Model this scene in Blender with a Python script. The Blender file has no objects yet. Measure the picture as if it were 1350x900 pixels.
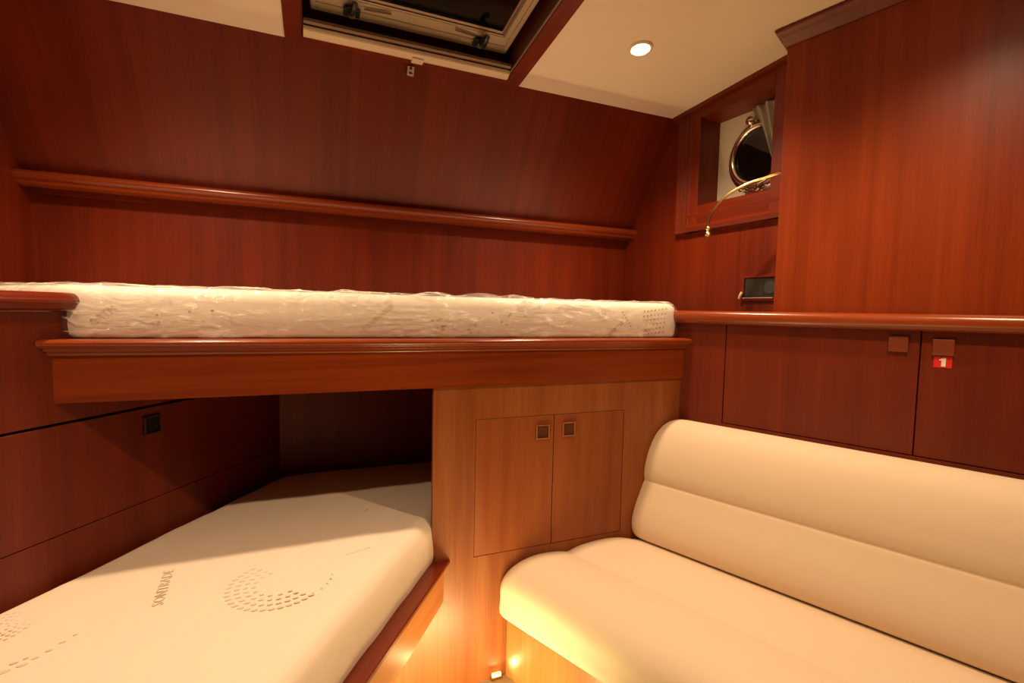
import bpy, bmesh, math, random
from mathutils import Vector, Matrix, noise
random.seed(7)
C = bpy.context.scene.collection
sc = bpy.context.scene
V = Vector

# ---------------------------------------------------------------- camera, world, exposure
cam = bpy.data.cameras.new('camera'); cam.sensor_width = 36; cam.lens = 637.0 / 1350 * 36
cam.clip_start = 0.02
co = bpy.data.objects.new('camera', cam); C.objects.link(co); sc.camera = co
right = V((0.92699, -0.37449, 0.021057)); down = V((-0.004064, -0.066164, -0.9978)); fwd = V((0.37506, 0.92487, -0.062855))
m = Matrix((right, -down, -fwd)).transposed().to_4x4(); m.translation = V((0, 0, 1.3)); co.matrix_world = m

world = bpy.data.worlds.new('world'); sc.world = world; world.use_nodes = True
world.node_tree.nodes['Background'].inputs[0].default_value = (0.004, 0.005, 0.008, 1)
world.node_tree.nodes['Background'].inputs[1].default_value = 1.0
sc.view_settings.view_transform = 'Standard'; sc.view_settings.look = 'None'
sc.view_settings.gamma = 1; sc.view_settings.use_curve_mapping = False
sc.view_settings.exposure = 0.0

DOWN_W = 54.0                    # watts of each ceiling downlight
DOWN_COL = (1.0, 0.71, 0.43)
LED_COL = (1.0, 0.86, 0.38)
LED_E = 0.95                     # emission of the low courtesy light strips

# ---------------------------------------------------------------- frames of the four wall directions
FR = {'R': (V((0.9166, 0.3998, 0)), V((-0.3998, 0.9166, 0))),
      'L': (V((-0.825, 0.565, 0)), V((0.565, 0.825, 0))),
      'W': (V((0.99452, 0.10453, 0)), V((-0.10453, 0.99452, 0))),
      'X': (V((0, 1, 0)), V((1, 0, 0)))}
def P(fr, s, t, z):
    n, d = FR[fr]; return n * s + d * t + V((0, 0, z))

# ---------------------------------------------------------------- materials
def mat(name):
    m_ = bpy.data.materials.new(name); m_.use_nodes = True
    return m_, m_.node_tree.nodes, m_.node_tree.links, m_.node_tree.nodes['Principled BSDF']
def plain(name, col, rough=.5, metal=0, coat=0, emit=None, es=0, spec=.5):
    m_, n, l, b = mat(name)
    b.inputs['Base Color'].default_value = (*col, 1); b.inputs['Roughness'].default_value = rough
    b.inputs['Metallic'].default_value = metal; b.inputs['Coat Weight'].default_value = coat
    b.inputs['Specular IOR Level'].default_value = spec
    if emit: b.inputs['Emission Color'].default_value = (*emit, 1); b.inputs['Emission Strength'].default_value = es
    return m_
def wood(name, axis, c0=(0.112, 0.0100, 0.0013), c1=(0.200, 0.0225, 0.0028), rough=.42, coat=.10, fig=.3):
    """varnished mahogany, the grain running along axis"""
    m_, n, l, b = mat(name)
    geo = n.new('ShaderNodeNewGeometry')
    a = V(axis).normalized(); rot = a.to_track_quat('Z', 'Y').to_matrix()
    bx_, by_ = rot.col[0], rot.col[1]
    comb = n.new('ShaderNodeCombineXYZ')
    for i, d in enumerate((bx_, by_, a)):
        dp = n.new('ShaderNodeVectorMath'); dp.operation = 'DOT_PRODUCT'; dp.inputs[1].default_value = d
        l.new(geo.outputs['Position'], dp.inputs[0]); l.new(dp.outputs['Value'], comb.inputs[i])
    def nz(scale, sz, detail, rough_=.6, dist=0):
        mp = n.new('ShaderNodeMapping'); mp.inputs['Scale'].default_value = (scale, scale, sz)
        l.new(comb.outputs[0], mp.inputs[0])
        t = n.new('ShaderNodeTexNoise'); t.inputs['Scale'].default_value = 1; t.inputs['Detail'].default_value = detail
        t.inputs['Roughness'].default_value = rough_; t.inputs['Distortion'].default_value = dist
        l.new(mp.outputs[0], t.inputs['Vector']); return t
    fine = nz(260, 5.0, 4); band = nz(24, .45, 3, .6, .25); big = nz(3.2, .9, 2, .5, .6)
    def mixf(x, y, f):
        k = n.new('ShaderNodeMix'); k.data_type = 'FLOAT'; k.inputs[0].default_value = f
        l.new(x, k.inputs[2]); l.new(y, k.inputs[3]); return k.outputs[0]
    f1 = mixf(fine.outputs['Fac'], band.outputs['Fac'], .6)
    f2 = mixf(f1, big.outputs['Fac'], fig)
    r = n.new('ShaderNodeValToRGB'); r.color_ramp.elements[0].position = .37; r.color_ramp.elements[1].position = .63
    r.color_ramp.elements[0].color = (*c0, 1); r.color_ramp.elements[1].color = (*c1, 1)
    l.new(f2, r.inputs[0]); l.new(r.outputs[0], b.inputs['Base Color'])
    b.inputs['Roughness'].default_value = rough; b.inputs['Coat Weight'].default_value = coat
    b.inputs['Coat Roughness'].default_value = .28; b.inputs['Specular IOR Level'].default_value = .30
    bp = n.new('ShaderNodeBump'); bp.inputs['Strength'].default_value = .05; bp.inputs['Distance'].default_value = .001
    l.new(fine.outputs['Fac'], bp.inputs['Height']); l.new(bp.outputs[0], b.inputs['Normal'])
    return m_
def cloth(name, col, rough=.9, scale=600, strength=.25, wr=0.0):
    m_, n, l, b = mat(name)
    b.inputs['Base Color'].default_value = (*col, 1); b.inputs['Roughness'].default_value = rough
    b.inputs['Specular IOR Level'].default_value = .25
    g = n.new('ShaderNodeNewGeometry'); t = n.new('ShaderNodeTexNoise'); t.inputs['Scale'].default_value = scale
    t.inputs['Detail'].default_value = 2; l.new(g.outputs['Position'], t.inputs['Vector'])
    bp = n.new('ShaderNodeBump'); bp.inputs['Strength'].default_value = strength; bp.inputs['Distance'].default_value = .001
    l.new(t.outputs['Fac'], bp.inputs['Height'])
    if wr:
        t2 = n.new('ShaderNodeTexNoise'); t2.inputs['Scale'].default_value = 9; t2.inputs['Detail'].default_value = 4
        t2.inputs['Distortion'].default_value = .7
        l.new(g.outputs['Position'], t2.inputs['Vector'])
        b2 = n.new('ShaderNodeBump'); b2.inputs['Strength'].default_value = wr; b2.inputs['Distance'].default_value = .01
        l.new(t2.outputs['Fac'], b2.inputs['Height']); l.new(bp.outputs[0], b2.inputs['Normal']); l.new(b2.outputs[0], b.inputs['Normal'])
    else: l.new(bp.outputs[0], b.inputs['Normal'])
    return m_

w_vert = wood('mahogany_vertical_grain', (0, 0, 1))
w_vert2 = wood('mahogany_figured_vertical_grain', (0.03, 0, 1), fig=.45)
w_x = wood('mahogany_grain_along_bunk', (1, 0, 0))
PC0, PC1 = (.17, .022, .003), (.30, .050, .0075)
w_R = wood('mahogany_grain_along_starboard', FR['R'][1], PC0, PC1, rough=.26, coat=.5)
w_L = wood('mahogany_grain_along_port', FR['L'][1], rough=.26, coat=.5)
w_edge = wood('mahogany_polished_moulding', (1, 0, 0), PC0, PC1, rough=.24, coat=.5)
w_W = wood('mahogany_grain_along_window', FR['W'][1])
w_y = wood('mahogany_grain_fore_and_aft', (0, 1, 0))
cream_ceiling = cloth('cream_ceiling_lining', (.80, .67, .54), .75, 300, .1)
cream_panel = cloth('cream_hull_lining', (.80, .70, .56), .7, 300, .1)
leather = cloth('cream_leather', (.79, .62, .44), .55, 900, .22, .05)
mattress_m = cloth('white_mattress_ticking', (.84, .70, .56), .9, 420, .35, .2)
mattress_m2 = cloth('white_mattress_ticking_wrapped', (.97, .87, .75), .9, 420, .3, .06)
print_m = cloth('stitched_print', (.55, .44, .31), .9, 600, .2)
print_m2 = cloth('stitched_print_pale', (.70, .58, .45), .9, 600, .2)
curtain_m = cloth('pale_curtain_fabric', (.75, .68, .58), .9, 800, .3)
chrome = plain('polished_chrome', (.80, .76, .70), .12, 1)
brass = plain('polished_brass', (.90, .66, .30), .22, 1)
brass_dull = plain('satin_brass_rim', (.55, .27, .12), .3, 1)
black_plastic = plain('black_plastic', (.012, .012, .012), .35)
dark_panel = plain('dark_socket_plate', (.022, .022, .020), .3)
dark_hole = plain('dark_inside', (.004, .004, .004), .8)
anod = plain('champagne_aluminium', (.50, .37, .25), .42, .35)
anod_d = plain('bronze_aluminium', (.30, .19, .13), .45, .4)
blind_m = plain('cream_blind_cassette', (.78, .64, .46), .45)
dark_glass = plain('dark_night_glass', (.003, .004, .005), .06, 0, .3)
lens_m = plain('lit_lamp_lens', (1, .95, .85), .4, 0, 0, (1.0, .86, .62), 45)
led_m = plain('lit_led_strip', (1, .9, .6), .4, 0, 0, LED_COL, LED_E)
latch_brown = plain('brown_latch_button', (.10, .022, .010), .35, .2)
latch_red = plain('red_brown_latch_button', (.21, .045, .018), .32)
latch_dark = plain('dark_bronze_latch', (.030, .026, .016), .3, .5)
red_m = plain('red_sticker', (.72, .012, .008), .5)
white_m = plain('white_print', (.85, .80, .72), .5)
carpet = cloth('beige_carpet', (.46, .36, .22), 1, 250, .6)
seam_m = plain('dark_seam', (.03, .006, .003), .8)
steel = plain('brushed_steel_catch', (.62, .56, .47), .4, .7)

def plastic_film():
    m_, n, l, b = mat('crinkled_clear_plastic')
    out = n['Material Output']; n.remove(b)
    g = n.new('ShaderNodeNewGeometry')
    mp = n.new('ShaderNodeMapping'); mp.inputs['Rotation'].default_value = (0, math.radians(-38), 0); mp.inputs['Scale'].default_value = (6, 14, 34)
    l.new(g.outputs['Position'], mp.inputs[0])
    t = n.new('ShaderNodeTexNoise'); t.inputs['Scale'].default_value = 1; t.inputs['Detail'].default_value = 5; t.inputs['Distortion'].default_value = 1.2
    l.new(mp.outputs[0], t.inputs['Vector'])
    t2 = n.new('ShaderNodeTexVoronoi'); t2.feature = 'DISTANCE_TO_EDGE'; t2.inputs['Scale'].default_value = 11
    tn = n.new('ShaderNodeTexNoise'); tn.inputs['Scale'].default_value = 7; tn.inputs['Detail'].default_value = 3
    mixv = n.new('ShaderNodeMix'); mixv.data_type = 'VECTOR'; mixv.inputs[0].default_value = .25
    l.new(g.outputs['Position'], tn.inputs['Vector']); l.new(g.outputs['Position'], mixv.inputs[4]); l.new(tn.outputs['Color'], mixv.inputs[5]); l.new(mixv.outputs[1], t2.inputs['Vector'])
    bp = n.new('ShaderNodeBump'); bp.inputs['Strength'].default_value = 1.0; bp.inputs['Distance'].default_value = .012; l.new(t.outputs['Fac'], bp.inputs['Height'])
    bp2 = n.new('ShaderNodeBump'); bp2.inputs['Strength'].default_value = .55; bp2.inputs['Distance'].default_value = .02; l.new(t2.outputs['Distance'], bp2.inputs['Height']); l.new(bp.outputs[0], bp2.inputs['Normal'])
    gl = n.new('ShaderNodeBsdfGlossy'); gl.inputs['Roughness'].default_value = .13; gl.inputs['Color'].default_value = (1, 1, 1, 1); l.new(bp2.outputs[0], gl.inputs['Normal'])
    tr = n.new('ShaderNodeBsdfTransparent'); tr.inputs['Color'].default_value = (.97, .97, .97, 1)
    fr = n.new('ShaderNodeFresnel'); fr.inputs['IOR'].default_value = 1.5; l.new(bp2.outputs[0], fr.inputs['Normal'])
    ma0 = n.new('ShaderNodeMath'); ma0.operation = 'MULTIPLY'; ma0.inputs[1].default_value = .8; l.new(fr.outputs[0], ma0.inputs[0])
    ma = n.new('ShaderNodeMath'); ma.operation = 'MINIMUM'; ma.inputs[1].default_value = .17; l.new(ma0.outputs[0], ma.inputs[0])
    mx = n.new('ShaderNodeMixShader'); l.new(ma.outputs[0], mx.inputs[0]); l.new(tr.outputs[0], mx.inputs[1]); l.new(gl.outputs[0], mx.inputs[2])
    df = n.new('ShaderNodeBsdfTranslucent'); df.inputs['Color'].default_value = (.95, .93, .9, 1)
    df2 = n.new('ShaderNodeBsdfDiffuse'); df2.inputs['Color'].default_value = (1, .99, .97, 1)
    ad = n.new('ShaderNodeMixShader'); ad.inputs[0].default_value = .75; l.new(df.outputs[0], ad.inputs[1]); l.new(df2.outputs[0], ad.inputs[2])
    m2 = n.new('ShaderNodeMixShader'); 
    # milky crease lines; their diffuse white also paints in the film's sparkle
    def crease_sparkle(rot, sc_, lo, hi):
        mq = n.new('ShaderNodeMapping'); mq.inputs['Rotation'].default_value = rot; mq.inputs['Scale'].default_value = sc_
        l.new(g.outputs['Position'], mq.inputs[0]); tq = n.new('ShaderNodeTexNoise'); tq.inputs['Scale'].default_value = 1
        tq.inputs['Detail'].default_value = 2; tq.inputs['Distortion'].default_value = .6; l.new(mq.outputs[0], tq.inputs['Vector'])
        s1 = n.new('ShaderNodeMath'); s1.operation = 'SUBTRACT'; s1.inputs[1].default_value = .5; l.new(tq.outputs['Fac'], s1.inputs[0])
        s2 = n.new('ShaderNodeMath'); s2.operation = 'ABSOLUTE'; l.new(s1.outputs[0], s2.inputs[0])
        mr = n.new('ShaderNodeMapRange'); mr.inputs['From Min'].default_value = 0; mr.inputs['From Max'].default_value = lo
        mr.inputs['To Min'].default_value = hi; mr.inputs['To Max'].default_value = 0; l.new(s2.outputs[0], mr.inputs['Value']); return mr.outputs[0]
    k1 = crease_sparkle((0, math.radians(-42), 0), (3.5, 8, 30), .030, .75)
    k2 = crease_sparkle((0, math.radians(35), 0), (5, 8, 24), .024, .65)
    kx = n.new('ShaderNodeMath'); kx.operation = 'MAXIMUM'; l.new(k1, kx.inputs[0]); l.new(k2, kx.inputs[1])
    big = n.new('ShaderNodeTexNoise'); big.inputs['Scale'].default_value = 6; l.new(g.outputs['Position'], big.inputs['Vector'])
    bm2 = n.new('ShaderNodeMapRange'); bm2.inputs['From Min'].default_value = .38; bm2.inputs['From Max'].default_value = .52; l.new(big.outputs['Fac'], bm2.inputs['Value'])
    ky = n.new('ShaderNodeMath'); ky.operation = 'MULTIPLY'; l.new(kx.outputs[0], ky.inputs[0]); l.new(bm2.outputs[0], ky.inputs[1])
    kz = n.new('ShaderNodeMath'); kz.operation = 'ADD'; kz.inputs[1].default_value = .05; l.new(ky.outputs[0], kz.inputs[0]); l.new(kz.outputs[0], m2.inputs[0]); l.new(mx.outputs[0], m2.inputs[1]); l.new(ad.outputs[0], m2.inputs[2])
    l.new(m2.outputs[0], out.inputs[0]); return m_
film = plastic_film()

# ---------------------------------------------------------------- object helpers
def bm_(): return bmesh.new()
def obj(name, bm, m_, parent=None, smooth=False, loc=None):
    bmesh.ops.recalc_face_normals(bm, faces=bm.faces)
    root = parent
    org = V((0, 0, 0))
    if parent is not None: org = parent_loc(parent)
    elif loc is not None: org = V(loc)
    me = bpy.data.meshes.new(name)
    bmesh.ops.translate(bm, verts=bm.verts, vec=-org)
    bm.to_mesh(me); bm.free()
    if m_: me.materials.append(m_)
    if smooth:
        me.polygons.foreach_set('use_smooth', [True] * len(me.polygons))
        me.set_sharp_from_angle(angle=math.radians(38))
    o = bpy.data.objects.new(name, me); C.objects.link(o)
    if parent is not None: o.parent = parent
    else: o.location = org
    return o
def parent_loc(p):
    v = V((0, 0, 0))
    while p is not None: v += V(p.location); p = p.parent
    return v
def tag(o, label, cat, group=None):
    o['label'] = label; o['category'] = cat
    if group: o['group'] = group
    return o
def thing(name, label, cat, loc, group=None):
    o = bpy.data.objects.new(name, None); C.objects.link(o); o.location = loc; o.empty_display_size = .05
    return tag(o, label, cat, group)
def struct(name, bm, m_, loc=None, smooth=False):
    o = obj(name, bm, m_, None, smooth, loc); o['kind'] = 'structure'; return o

def bevel_new(bm, faces, w, seg=2):
    if w <= 0: return
    es = set(e for f in faces for e in f.edges)
    bmesh.ops.bevel(bm, geom=list(es), offset=w, segments=seg, profile=.5, affect='EDGES', clamp_overlap=True)
def box(bm, fr, s0, s1, t0, t1, z0, z1, bev=0, seg=2):
    vs = [bm.verts.new(P(fr, s, t, z)) for s in (s0, s1) for t in (t0, t1) for z in (z0, z1)]
    fs = [bm.faces.new([vs[i] for i in q]) for q in ((0, 1, 3, 2), (4, 6, 7, 5), (0, 4, 5, 1), (2, 3, 7, 6), (0, 2, 6, 4), (1, 5, 7, 3))]
    bevel_new(bm, fs, bev, seg); return bm
def poly(bm, pts, z0, z1, bev=0, seg=2):
    """vertical prism over a plan polygon; z0 / z1 may be functions of (x, y)"""
    g = lambda z, x, y: z(x, y) if callable(z) else z
    a = [bm.verts.new((x, y, g(z0, x, y))) for x, y in pts]; b = [bm.verts.new((x, y, g(z1, x, y))) for x, y in pts]
    fs = [bm.faces.new(a[::-1]), bm.faces.new(b)]
    k = len(pts)
    for i in range(k): fs.append(bm.faces.new((a[i], a[(i + 1) % k], b[(i + 1) % k], b[i])))
    bevel_new(bm, fs, bev, seg); return bm
def loft(bm, rings, cap=True, close=True):
    vr = [[bm.verts.new(p) for p in r] for r in rings]; k = len(vr[0])
    for a, b in zip(vr, vr[1:]):
        for i in range(k if close else k - 1): bm.faces.new((a[i], a[(i + 1) % k], b[(i + 1) % k], b[i]))
    if cap: bm.faces.new(vr[0][::-1]); bm.faces.new(vr[-1])
    return bm
def extrude(bm, fr, prof, t0, t1):
    """prism of an (s, z) profile along the frame direction"""
    return loft(bm, [[P(fr, s, t, z) for s, z in prof] for t in (t0, t1)])
def tube(bm, pts, r, seg=10, cap=True):
    pts = [V(p) for p in pts]; rings = []; up = None
    rr = r if isinstance(r, (list, tuple)) else [r] * len(pts)
    for i, p in enumerate(pts):
        d = (pts[min(i + 1, len(pts) - 1)] - pts[max(i - 1, 0)]).normalized()
        if up is None: up = d.orthogonal().normalized()
        up = (up - d * up.dot(d)).normalized(); sd = d.cross(up)
        rings.append([p + (up * math.cos(2 * math.pi * k / seg) + sd * math.sin(2 * math.pi * k / seg)) * rr[i] for k in range(seg)])
    return loft(bm, rings, cap)
def lathe(bm, c, axis, prof, seg=40):
    """prof: (radius, height along axis)"""
    c = V(c); axis = V(axis).normalized(); u = axis.orthogonal().normalized(); w = axis.cross(u)
    rings = [[c + axis * h + (u * math.cos(2 * math.pi * k / seg) + w * math.sin(2 * math.pi * k / seg)) * max(r, 1e-5) for k in range(seg)] for r, h in prof]
    return loft(bm, rings, True)
def smooth_path(pts, n=8):
    pts = [V(p) for p in pts]; out = []
    q = [pts[0] * 2 - pts[1]] + pts + [pts[-1] * 2 - pts[-2]]
    for i in range(1, len(q) - 2):
        for k in range(n):
            t = k / n; a, b, c, d = q[i - 1:i + 3]
            out.append(.5 * ((2 * b) + (c - a) * t + (2 * a - 5 * b + 4 * c - d) * t * t + (3 * b - a - 3 * c + d) * t ** 3))
    return out + [pts[-1]]
def arc(cx, cy, r, a0, a1, n=6):
    return [(cx + r * math.cos(math.radians(a0 + (a1 - a0) * i / n)), cy + r * math.sin(math.radians(a0 + (a1 - a0) * i / n))) for i in range(n + 1)]

CEIL = lambda x, y: 2.363 - .085 * y           # the ceiling falls gently towards the bow

# ================================================================ STRUCTURE
b = bm_(); poly(b, [(-2.6, -1.7), (2.75, -1.7), (2.2, 2.3), (-1.3, 2.3)], -.05, 0)
struct('floor', b, carpet)

hx0, hx1, hy0, hy1 = -.046, .697, 1.05, 1.815    # skylight opening
b = bm_()
CT = lambda x, y: CEIL(x, y) + .03
for q in ([(-2.5, -1.7), (hx0, -1.7), (hx0, 2.4), (-2.5, 2.4)], [(hx1, -1.7), (2.8, -1.7), (2.8, 2.4), (hx1, 2.4)],
          [(hx0, -1.7), (hx1, -1.7), (hx1, hy0), (hx0, hy0)], [(hx0, hy1), (hx1, hy1), (hx1, 2.4), (hx0, 2.4)]):
    poly(b, q, CEIL, CT)
struct('ceiling', b, cream_ceiling)

# bulkhead at the head of the upper bunk: upright below, leaning in above the shelf
b = bm_()
ya = lambda z: 2.16 - (z - 1.74) * (.30 / .465)
prof = [(2.205, .25), (2.205, 1.72), (2.17, 1.725), (1.835, 2.245), (1.835, 2.30), (2.26, 2.30), (2.26, .25)]
loft(b, [[V((x, y, z)) for y, z in prof] for x in (-1.15, 1.72)])
w_lean = wood('mahogany_leaning_wall', (0, -.541, .841), (.112, .0100, .0013), (.205, .0245, .0034), fig=.35)
o = struct('wall_bow', b, w_vert); o.data.materials.append(w_lean)
for f in o.data.polygons:
    if abs(f.normal.z) > .35 and abs(f.normal.y) > .35: f.material_index = 1

# upper side wall on the port side (mirror of the window wall)
b = bm_(); poly(b, [(-.916, 2.2), (-1.02, 1.25), (-1.62, .1), (-2.2, -1.65), (-2.3, -1.65), (-1.75, .1), (-1.13, 1.25), (-1.0, 2.25)], 1.19, lambda x, y: CEIL(x, y) + .01)
struct('wall_port', b, w_vert)
b = bm_(); poly(b, [(-2.3, -1.65), (2.6, -1.65), (2.6, -1.58), (-2.3, -1.58)], 0, CEIL(0, -1.6))
struct('wall_aft', b, w_vert)

# window wall on the starboard side, opening at t 1.196..1.540, z 1.783..2.15
WS = 1.7595
b = bm_()
t_hi, t_lo = 2.03, 1.03
o0, o1, oz0, oz1 = 1.196, 1.540, 1.783, 2.163
def wcell(ta, tb, za, zb):
    n = 1
    pts = [P('W', s, t, 0) for s, t in ((WS, ta), (WS, tb), (WS + .02, tb), (WS + .02, ta))]
    poly(b, [(p.x, p.y) for p in pts], za, zb)
top = lambda x, y: CEIL(x, y) + .012
wcell(o1, t_hi, 1.19, top); wcell(t_lo, o0, 1.19, top); wcell(o0, o1, 1.19, oz0); wcell(o0, o1, oz1, top)
struct('wall_starboard', b, w_vert)
# hull side behind the big locker, so that no light leaks
b = bm_(); poly(b, [(1.80, 1.0), (1.95, .75), (2.18, .1), (2.62, -1.65), (2.75, -1.65), (2.3, .1), (2.0, 1.05)], 0, top)
struct('wall_hull', b, w_vert)

# box of the window: reveals and cream lining with the porthole
win = bm_()
d0, d1 = WS + .02, 1.865
box(win, 'W', d0, d1, o1, o1 + .02, oz0 - .02, oz1 + .02)
box(win, 'W', d0, d1, o0 - .02, o0, oz0 - .02, oz1 + .02)
box(win, 'W', d0, d1, o0, o1, oz0 - .02, oz0)
box(win, 'W', d0, d1, o0, o1, oz1, oz1 + .02)
wroot = struct('window_1', win, w_vert, loc=P('W', WS, 1.37, oz0))
b = bm_(); box(b, 'W', 1.862, 1.875, o0 - .03, o1 + .03, oz0 - .03, oz1 + .05); obj('hull_lining', b, cream_panel, wroot)
# fluted frame standing proud of the wall
b = bm_()
F0, F1 = WS - .026, WS + .002
fl = []
t = 1.540; prof = [(F1, 1.540), (F0 + .004, 1.540), (F0, 1.544), (F0, 1.575)]
for k in range(4):
    c = 1.586 + k * .022
    prof += [(F0 + .007, c - .010), (F0 - .002, c - .002), (F0 - .004, c + .004), (F0, c + .009)]
prof += [(F0, 1.664), (F0 + .004, 1.668), (F1, 1.668)]
poly_pts = [(P('W', s, t, 0).x, P('W', s, t, 0).y) for s, t in prof]
poly(b, poly_pts, 1.672, lambda x, y: CEIL(x, y) + .004)
obj('frame_stile', b, w_vert, wroot)
b = bm_(); box(b, 'W', F0, F1, 1.085, 1.196, 1.672, 2.24, .003); obj('frame_stile', b, w_vert, wroot)
b = bm_()
pr_ = [(F1, 1.672), (F0, 1.672), (F0 - .006, 1.682), (F0 - .006, 1.692), (F0 + .002, 1.700), (F0 + .002, 1.728), (F0 - .004, 1.736), (F0 - .004, 1.746), (F0 + .004, 1.753), (F0 + .004, 1.779), (F0 + .010, 1.785), (F1, 1.785)]
extrude(b, 'W', pr_, 1.09, 1.600); obj('frame_sill', b, w_W, wroot, True)
b = bm_(); poly(b, [(P('W', s, t, 0).x, P('W', s, t, 0).y) for s, t in ((F0, 1.196), (F0, 1.54), (F1, 1.54), (F1, 1.196))], 2.163, lambda x, y: CEIL(x, y) + .004)
obj('frame_header', b, w_W, wroot)
b = bm_(); extrude(b, 'W', [(WS + .0, 2.165), (WS - .034, 2.172), (WS - .04, 2.2)] + [(WS, 2.2)], 1.09, 1.10)
b.free()
b = bm_(); poly(b, [(P('W', s, t, 0).x, P('W', s, t, 0).y) for s, t in ((F0 - .016, 1.05), (F0 - .016, 1.684), (F1, 1.70), (F1, 1.05))], lambda x, y: CEIL(x, y) - .018, lambda x, y: CEIL(x, y) + .006)
o = obj('trim_1', b, w_W); o['kind'] = 'structure'

# ================================================================ CENTRE BULKHEAD with small cupboard
Y0 = 1.531
cup = thing('cupboard', 'mahogany cupboard front below the upper bunk with two small doors', 'cupboard', (.72, Y0, 0))
b = bm_()
dx0, dx1, dz0, dz1 = .4955, 1.0905, .4555, .9335
xr = 1.356
box(b, 'X', Y0, Y0 + .02, .351, dx0, 0, 1.049); box(b, 'X', Y0, Y0 + .02, dx1, xr, 0, 1.049)
box(b, 'X', Y0, Y0 + .02, dx0, dx1, dz1, 1.049); box(b, 'X', Y0, Y0 + .02, dx0, dx1, 0, dz0)
box(b, 'X', Y0, Y0 + .02, -.05, .351, 0, .30)
obj('front_panel', b, wood('mahogany_cupboard_front', (0, 0, 1), (.20, .043, .0085), (.33, .096, .025), fig=.2), cup)
b = bm_(); box(b, 'X', Y0 + .021, Y0 + .03, dx0 - .02, dx1 + .02, dz0 - .02, dz1 + .02); obj('back_panel', b, seam_m, cup)
w_door = wood('mahogany_cupboard_door', (0.02, 0, 1), (.19, .036, .0064), (.31, .078, .018), fig=.45)
def latch(fr, face, sgn, t, z, size, mring, mbtn, parent, depth=.005, lift=0.003):
    """square push latch: raised rim with an inner button; sgn = direction out of the face"""
    h = size / 2; r = .0045
    q = bm_()
    a, c = sorted((face, face + sgn * depth))
    box(q, fr, a, c, t - h, t + h, z - h, z - h + r, .0008, 1); box(q, fr, a, c, t - h, t + h, z + h - r, z + h, .0008, 1)
    box(q, fr, a, c, t - h, t - h + r, z - h + r, z + h - r, .0008, 1); box(q, fr, a, c, t + h - r, t + h, z - h + r, z + h - r, .0008, 1)
    o = obj('latch', q, mring, parent)
    a, c = sorted((face, face + sgn * lift)); q = bm_()
    box(q, fr, a, c, t - h + r + .001, t + h - r - .001, z - h + r + .001, z + h - r - .001, .001, 1)
    obj('latch_button', q, mbtn, o)
    return o
g = .0016
for i, (xa, xb, kx, kz) in enumerate(((dx0 + g, .7915 - g, .745, .873), (.7915 + g, dx1 - g, .850, .876))):
    q = bm_(); box(q, 'X', Y0, Y0 + .018, xa, xb, dz0 + g, dz1 - g, .0012, 1)
    d = obj('door', q, w_door, cup)
    latch('X', Y0, -1, kx, kz, .052, brass_dull if i == 0 else plain('brown_latch_rim', (.42, .16, .07), .4, .6), latch_brown, d, .007, .002)
    d.children[0]['label'] = 'square latch with a shiny brass rim' if i == 0 else 'square brown latch with a dull rim'

# ================================================================ UPPER BUNK
bunk = thing('upper_bunk', 'mahogany upper bunk with deep front board spanning the cabin', 'bunk', (.38, 1.52, 1.05))
b = bm_(); poly(b, [(-.602, 1.536), (1.345, 1.536), (1.505, 2.2), (-.905, 2.2)], 1.075, 1.195); obj('platform', b, w_x, bunk)
b = bm_()
# ends follow the side walls
poly(b, [(-.606, 1.5225), (1.3575, 1.5225), (1.353, 1.5305), (1.353, 1.5355), (-.5985, 1.5355)], 1.047, 1.168, 0)
obj('front_board', b, wood('mahogany_front_board', (1, 0, .012), (.14, .017, .0023), (.28, .047, .0068), rough=.33), bunk)
b = bm_()
lp_ = [(1.545, 1.166), (1.516, 1.166), (1.513, 1.170), (1.513, 1.175), (1.507, 1.178), (1.506, 1.183), (1.500, 1.187)] + \
      [(1.500 - .010 * math.sin(math.radians(a)), 1.197 - .009 * math.cos(math.radians(a))) for a in range(15, 180, 20)] + [(1.502, 1.207), (1.545, 1.207)]
rings = []
for xe, top_ in ((-.622, 0), (1.372, 0)):
    rings.append([V((xe + (1 if xe < 0 else -1) * max(0, (y - 1.500)) * (.68 if xe < 0 else .42), y, z)) for y, z in lp_])
loft(b, rings); obj('edge_moulding', b, w_edge, bunk, True)

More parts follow.
